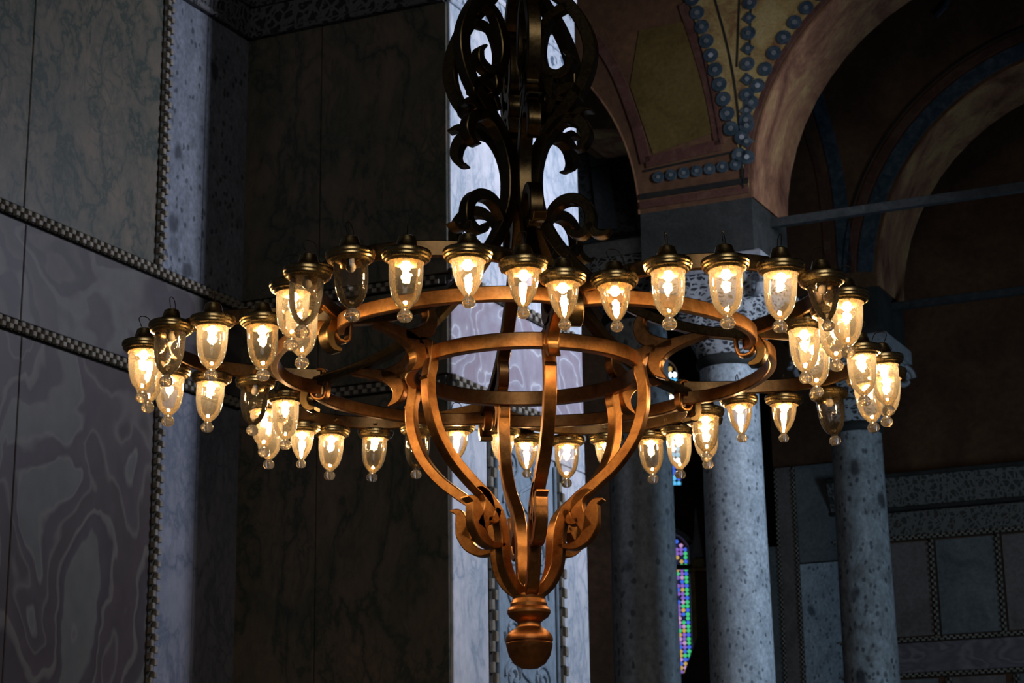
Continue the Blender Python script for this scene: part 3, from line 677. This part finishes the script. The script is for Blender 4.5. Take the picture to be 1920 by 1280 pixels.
# pulpit spire and stair seen between the two columns
t = empty('pulpit', V((at(1308, 1270, 28).x, 28, 0))); tag(t, 'dark stepped pulpit with pale conical spire between the two left columns', 'pulpit')
def f():
    b = lambda px, py: at(px, py, 28)
    sp = b(1308, 1045); MB().lathe([(.0, fz28(950)), (.02, fz28(960)), (.03, fz28(985)), (.075, fz28(1035)), (.09, fz28(1042))], 12, (sp.x, 28, 0)).build('spire', M_cap_plain, None, 40)
    MB().lathe([(.09, fz28(1048)), (.1, fz28(1056)), (.09, fz28(1064))], 12, (sp.x, 28, 0)).build('gilt_collar', M_gilt, None, 40)
    z0, z1 = fz28(1290), fz28(1066)
    MB().box(V((sp.x - .13, 27.9, fz28(1072))), X * .5, V((0, .3, 0)), Z * .05, .01).build('canopy_ledge', M_gold)
    for k in (0, 1): MB().box(V((sp.x - .11 + k * .36, 27.92, z0)), X * .05, V((0, .05, 0)), Z * (z1 - z0), .01).build('canopy_post', M_gold)
    MB().box(V((sp.x - .06, 28.0, z0)), X * .31, V((0, .03, 0)), Z * (z1 - z0)).build('back_panel', M_yellow_panel)
    p = [b(1272, 1290), b(1300, 1205), b(1325, 1165), b(1335, 1290)]
    MB().prism([V((q.x, 27.4, q.z)) for q in p], V((0, .35, 0))).build('stair_rail', M_wood)
    MB().box(V((sp.x - .4, 27.4, 0)), X * .9, V((0, .9, 0)), Z * (z0 + .05)).build('base', M_wood)
def fz28(py): return at(1308, py, 28).z
collect(t, f)
# lattice screen window in the left arch opening
t = empty('window_3', at(1130, 440, 24)); t['kind'] = 'structure'
def f():
    p = [at(1078, 440, 24), at(1205, 430, 24), at(1185, 280, 24), at(1120, 175, 24), at(1078, 165, 24)]
    MB().prism([V((q.x, 24.05, q.z)) for q in p], V((0, .1, 0))).build('stone_screen', M_frieze)
    for a, b, c, d_ in ((1092, 170, 1120, 430), (1170, 260, 1196, 430)):
        q0, q1, q2, q3 = at(a, b, 24), at(a + 30 if a < 1100 else a + 8, b + 4, 24), at(c + 38 if a < 1100 else c + 8, d_, 24), at(c, d_, 24)
        MB().prism([V((q.x, 23.98, q.z)) for q in (q0, q1, q2, q3)], V((0, .06, 0))).build('stone_mullion', M_wallpanel)
    q0, q1 = at(1075, 328, 24), at(1190, 300, 24); MB().tube([V((q0.x, 23.95, q0.z)), V((q1.x, 23.95, q1.z))], .014, 6).build('iron_bar', M_iron)
    for y in (445, 470, 490): q0, q1 = at(1070, y + 12, 24), at(1215, y, 24); MB().tube([V((q0.x, 23.95, q0.z)), V((q1.x, 23.95, q1.z))], .05, 6).build('sill_moulding', M_impost)
    MB().box(V((at(1040, 500, 24).x, 24.1, 2)), X * 1.25, V((0, .3, 0)), Z * 9.5).build('masonry', M_brown)
collect(t, f)

# ------------------------------------------------------------ the chandelier
CEN = V((.0453, 6.8, 3.4213)); TH0 = 10.59; DROP = 1.115
ch = empty('chandelier', CEN - Z * DROP)
tag(ch, 'large six-lobed copper and brass ring chandelier hung with rows of lit glass lamps', 'chandelier')
def cdir(th): a = rad(th); return V((math.sin(a), -math.cos(a), 0))
LIFT = Z * DROP
def part(mb, name, mat, smooth=35, parent=None, label=None):
    o = mb.build(name, mat, parent or ch, smooth, label)
    if parent is None: o.location = LIFT
    return o
def dup(o, th, parent=None):
    c = o.copy(); COL.objects.link(c); c.parent = parent or o.parent; c.rotation_euler.z = rad(th); return c

# lobes, modelled about direction +(-Y) (theta 0) and turned; theta grows towards +X
LOBE = [(.715, .412), (.80, .408), (.90, .392), (1.00, .368), (1.12, .318), (1.21, .232), (1.268, .12), (1.288, 0)]
pts = LOBE + [(x, -y) for x, y in LOBE[-2::-1]]
mb = MB(); sweep(mb, pts, (0, -1, 0), (1, 0, 0), .020, .052, O=(0, 0, .034), sub=8)
lobe = part(mb, 'lobe_band', M_bronze); lobe.rotation_euler.z = rad(TH0 + 30)
MID = [(.715, .412), (.80, .36), (.865, .25), (.90, .12), (.91, 0)]
pts = MID + [(x, -y) for x, y in MID[-2::-1]]
mb = MB(); sweep(mb, pts, (0, -1, 0), (1, 0, 0), .026, .05, O=(0, 0, -.01), sub=8)
mid = part(mb, 'arc_band', M_copper); mid.rotation_euler.z = rad(TH0 + 30)
for k in range(1, 6): dup(lobe, TH0 + 30 + 60 * k); dup(mid, TH0 + 30 + 60 * k)
mb = MB(); sweep(mb, [(.42 * math.cos(2 * math.pi * i / 24), .42 * math.sin(2 * math.pi * i / 24)) for i in range(24)], (0, -1, 0), (1, 0, 0), .034, .055, O=(0, 0, -.032), closed=True, sub=4)
part(mb, 'inner_ring', M_copper)
E1, E2 = V((0, -1, 0)), Z
# upper arm
mb = MB()
sweep(mb, [(.03, 1.72), (.09, 1.52), (.20, 1.40), (.265, 1.29), (.285, 1.18), (.25, 1.06), (.165, .95), (.095, .86), (.062, .77), (.055, .68), (.07, .58), (.12, .47), (.20, .36), (.30, .255), (.40, .17), (.54, .095), (.68, .045), (.80, .02), (.855, .0), (.882, -.045), (.868, -.085), (.835, -.095)],
      E1, E2, [.04, .046, .048, .048, .05, .05, .05, .05, .048, .046, .044, .044, .042, .038, .036, .034, .034, .036, .038, .036, .03, .014], .05)
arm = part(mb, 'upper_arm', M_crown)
mb = MB()   # curl above the lamps
sweep(mb, [(.10, .52), (.125, .575), (.17, .605), (.225, .60), (.262, .56), (.268, .50), (.235, .465), (.195, .475), (.18, .50)], E1, E2, [.02, .034, .04, .042, .04, .038, .034, .026, .012], .05)
sweep(mb, [(.262, .50), (.285, .465), (.32, .455), (.345, .47)], E1, E2, [.03, .034, .022, .006], .05)
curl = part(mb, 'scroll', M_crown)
mb = MB()   # big inner curl of the crown
sweep(mb, [(.20, 1.39), (.135, 1.36), (.10, 1.30), (.085, 1.22), (.10, 1.145), (.15, 1.11), (.20, 1.135), (.205, 1.18), (.18, 1.205)], E1, E2, [.03, .036, .04, .04, .04, .04, .036, .026, .01], .05)
sweep(mb, [(.13, 1.11), (.12, 1.06), (.14, 1.02), (.175, 1.0)], E1, E2, [.03, .034, .028, .02], .05)
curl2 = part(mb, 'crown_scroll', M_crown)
mb = MB()   # hooked leaf below the crown
sweep(mb, [(.11, .875), (.155, .915), (.20, .925), (.245, .90), (.262, .85), (.245, .81), (.215, .80)], E1, E2, [.02, .036, .044, .046, .04, .024, .006], .05)
sweep(mb, [(.21, .925), (.245, .955), (.29, .945)], E1, E2, [.03, .026, .006], .05)
sweep(mb, [(.12, .96), (.15, 1.03), (.20, 1.055), (.235, 1.03), (.24, 1.0)], E1, E2, [.02, .034, .036, .03, .014], .05)
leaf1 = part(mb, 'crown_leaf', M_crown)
mb = MB()   # forked leaf gripping the inner ring
sweep(mb, [(.70, .035), (.62, .022), (.555, .005), (.51, -.02), (.495, -.055), (.505, -.09), (.535, -.115)], E1, E2, [.018, .034, .046, .06, .05, .034, .006], .042)
sweep(mb, [(.56, .01), (.50, .02), (.458, .045), (.442, .085), (.452, .12), (.475, .14)], E1, E2, [.03, .05, .055, .045, .03, .006], .042)
sweep(mb, [(.50, .0), (.455, -.01), (.435, -.06), (.44, -.105), (.47, -.13)], E1, E2, [.03, .04, .036, .028, .008], .042)
leaf2 = part(mb, 'forked_leaf', M_copper)
mb = MB()   # basket arm
sweep(mb, [(.43, .0), (.437, -.07), (.448, -.14), (.44, -.225), (.405, -.32), (.34, -.405), (.262, -.47), (.19, -.522), (.142, -.575), (.122, -.64), (.118, -.70), (.108, -.76), (.078, -.815), (.035, -.85), (.01, -.872)],
      E1, E2, .038, .044)
bask = part(mb, 'basket_arm', M_copper)
mb = MB()
sweep(mb, [(.122, -.685), (.175, -.69), (.218, -.665), (.24, -.62), (.246, -.575), (.258, -.54), (.288, -.53)], E1, E2, [.014, .028, .04, .056, .05, .03, .006], .044)
sweep(mb, [(.228, -.63), (.195, -.575), (.195, -.53), (.222, -.50), (.25, -.495)], E1, E2, [.05, .05, .036, .008], .044)
sweep(mb, [(.15, -.56), (.165, -.60), (.195, -.60)], E1, E2, [.03, .03, .02], .044)
leaf3 = part(mb, 'basket_leaf', M_copper)
mb = MB()   # collar closed round the two bands where lobes meet
sweep(mb, [(.800, .052), (.835, .056), (.856, .03), (.856, -.03), (.835, -.056), (.800, -.052), (.790, 0)], E1, E2, .012, .034, closed=True, sub=5)
clip = part(mb, 'collar', M_copper)
for o in (arm, curl, curl2, leaf1, leaf2, bask, leaf3, clip):
    o.rotation_euler.z = rad(TH0)
    for k in range(1, 6): dup(o, TH0 + 60 * k)
FIN = [(0, -1.112), (.03, -1.108), (.056, -1.092), (.073, -1.065), (.081, -1.035), (.0825, -1.023), (.079, -1.019), (.079, -1.016), (.0835, -1.013), (.0835, -1.005), (.079, -.992), (.066, -.978), (.052, -.970), (.044, -.964), (.041, -.956), (.042, -.948), (.052, -.940), (.068, -.930), (.0765, -.916), (.0765, -.906), (.070, -.896), (.0655, -.893), (.0655, -.882), (.062, -.876), (.057, -.866), (.0575, -.861), (.0585, -.856), (.057, -.850), (.045, -.848), (0, -.848)]
part(MB().lathe([(r, z - .0) for r, z in FIN], 48), 'finial', M_finial, 30, label='turned copper finial with two rounded knobs')
part(MB().lathe([(.028, -.86), (.026, -.83), (.012, -.81), (0, -.81)], 20), 'hub', M_copper)
part(MB().lathe([(.03, 1.66), (.05, 1.70), (.05, 1.76), (.022, 1.80), (.012, 1.84), (.012, ZTOP - CEN.z), (.0, ZTOP - CEN.z)], 16), 'suspension_rod', M_bronze)

# lamps
capprof = [(0, .061), (.017, .061), (.0255, .056), (.0295, .043), (.0345, .028), (.041, .020), (.050, .017), (.066, .014), (.074, .011), (.0765, .006), (.0765, -.002), (.073, -.006), (.0735, -.012), (.070, -.017), (.064, -.019), (.060, -.024), (.0555, -.026), (.0535, -.022), (.0535, .004), (0, .006)]
me_cap = mesh('lamp_cap', *(lambda m: (m.v, m.f))(MB().lathe(capprof, 36)), 32); me_cap.materials.append(M_brass)
def ball(m, z, r, sq=.88, k=20):
    prof = [(0, z - r * sq)] + [(r * math.sin(math.pi * i / 12), z - r * sq * math.cos(math.pi * i / 12)) for i in range(1, 12)] + [(0, z + r * sq)]
    m.lathe(prof, k)
def glass(prof, zb, rb, mat, name):
    m = MB(); m.lathe(prof, 32); me = mesh(name, m.v, m.f, 80)
    # open at top: remove cap face
    bm = bmesh.new(); bm.from_mesh(me); top = max(v.co.z for v in bm.verts)
    bmesh.ops.delete(bm, geom=[f for f in bm.faces if len(f.verts) > 4 and all(abs(v.co.z - top) < 1e-5 for v in f.verts)], context='FACES_ONLY'); bm.to_mesh(me); bm.free()
    me.materials.append(mat)
    k = MB(); k.lathe([(.0115, zb + rb * 1.1), (.0105, zb + rb * .95), (.0125, zb + rb * .8), (rb * .72, zb + rb * .62), (rb * .95, zb + rb * .3), (rb, zb), (rb * .93, zb - rb * .35), (rb * .65, zb - rb * .68), (0, zb - rb * .82)], 20)
    mk = mesh('glass_knob', k.v, k.f, 80); mk.materials.append(M_knob); return me, mk
longp = [(.0525, -.012), (.0525, -.035), (.0522, -.06), (.051, -.085), (.0485, -.105), (.0445, -.123), (.038, -.14), (.029, -.153), (.019, -.163), (.0125, -.169), (.0112, -.174), (.0, -.174)]
shortp = [(.0500, -.012), (.0495, -.03), (.0475, -.052), (.0435, -.075), (.037, -.096), (.029, -.113), (.020, -.127), (.0125, -.136), (.0108, -.141), (.0, -.141)]
G = {}
for hz, mt in (('c', M_glass), ('d', M_glass_dusty)):
    G['L' + hz] = glass(longp, -.191, .0235, mt, 'glass_bell'); G['S' + hz] = glass(shortp, -.157, .0205, mt, 'glass_bell')
bm_ = MB().lathe([(0, -.053), (.008, -.051), (.0135, -.045), (.0155, -.038), (.014, -.029), (.0095, -.022), (.0, -.021)], 12)
me_bulb = mesh('bulb', bm_.v, bm_.f, 80); me_bulb.materials.append(M_bulb)
me_bulb_off = me_bulb.copy(); me_bulb_off.materials.clear(); me_bulb_off.materials.append(M_bulb_off)
bm_ = MB().lathe([(0, -.023), (.011, -.023), (.012, -.012), (.012, .006), (0, .006)], 12); me_sock = mesh('socket', bm_.v, bm_.f, 40); me_sock.materials.append(M_holder)
bm_ = MB().tube(smooth_path([V((.012, 0, .065)), V((.024, 0, .092)), (V((.008, 0, .104))), V((-.02, 0, .098)), V((-.036, 0, .06)), V((-.05, 0, .035))], 4), .0016, 5)
me_wire = mesh('wire', bm_.v, bm_.f, 60); me_wire.materials.append(M_wire)
bm_ = MB(); sweep(bm_, [(-.02, .03), (-.05, .034), (-.072, .034)], (1, 0, 0), Z, .012, .018); me_brk = mesh('bracket', bm_.v, bm_.f, 40); me_brk.materials.append(M_brass)
# fitted polar positions of the eight lamps of a lobe (r, +-phi)
RR = [1.0531, 1.2001, 1.3039, 1.3534]; PH = [24.83, 18.96, 11.83, 3.835]
SEEN = {0: {0: (1152, 524), 1: (1252, 497), 2: (1360, 494), 3: (1464, 502), 4: (1541, 522), 5: (1587, 557), 7: (1507, 609)},
        1: {1: (1614, 656), 2: (1655, 672), 3: (1662, 699), 5: (1554, 737), 6: (1470, 746), 7: (1385, 749)},
        2: {0: (1323, 770), 2: (1272, 805), 3: (1219, 816), 4: (1137, 823), 5: (1063, 826), 6: (986, 820), 7: (942, 810)},
        3: {0: (857, 799), 1: (784, 806), 2: (704, 813), 3: (622, 808), 4: (567, 799), 7: (535, 743)},
        4: {0: (479, 717), 1: (397, 708), 4: (270, 646), 5: (321, 611), 6: (399, 601), 7: (492, 600)},
        5: {1: (550, 537), 2: (577, 511), 3: (657, 481), 4: (762, 477), 5: (877, 474), 6: (981, 493), 7: (1055, 518)}}
UNLIT = {(5, 3), (4, 5), (0, 4), (1, 5), (3, 1), (4, 0), (5, 2)}
SHORT = {(0, 0), (0, 4), (5, 7), (5, 6), (5, 5), (1, 6), (2, 6), (2, 7), (2, 4), (3, 4), (3, 0), (1, 7)}
CLEAR = {(5, 3), (5, 4), (1, 5), (1, 6), (1, 7), (2, 0), (2, 3), (2, 5), (2, 6), (3, 1), (3, 0), (0, 4), (0, 0), (5, 7), (5, 6), (4, 0), (4, 7), (3, 2)}
for k in range(6):
    for i in range(8):
        j = min(i, 7 - i); th = TH0 + 30 + 60 * k + (PH[j] if i >= 4 else -PH[j])
        p = CEN + cdir(th) * RR[j]
        if i in SEEN[k]:
            m = onplane(*SEEN[k][i], CEN, Z); d_ = m - p
            if d_.length > .07: d_ = d_.normalized() * .07
            p = p + d_
        lc = CEN + cdir(TH0 + 30 + 60 * k) * .93; out = (p - lc).normalized()
        yaw = math.atan2(out.y, out.x)
        lamp = link('glass_lamp', me_cap, None, ch); lamp.location = p - CEN + LIFT + Z * random.uniform(-.004, .004)
        lamp.rotation_euler = (rad(random.uniform(-2.5, 2.5)), rad(random.uniform(-2.5, 2.5)), yaw)
        g = ('S' if (k, i) in SHORT else 'L') + ('c' if (k, i) in CLEAR else 'd')
        gb = link('glass_bell', G[g][0], None, lamp); gk = link('glass_knob', G[g][1], None, lamp)
        tl = (rad(random.uniform(-3, 3)), rad(random.uniform(-3, 3)), random.uniform(0, 6)); gb.rotation_euler = tl; gk.rotation_euler = tl
        off = (k, i) in UNLIT
        b = link('bulb', me_bulb_off if off else me_bulb, None, lamp)
        if off: b['label'] = 'unlit bulb'
        link('socket', me_sock, None, lamp); link('bracket', me_brk, None, lamp)
        wr_ = link('wire', me_wire, None, lamp); wr_.rotation_euler.z = random.uniform(-.5, .5)
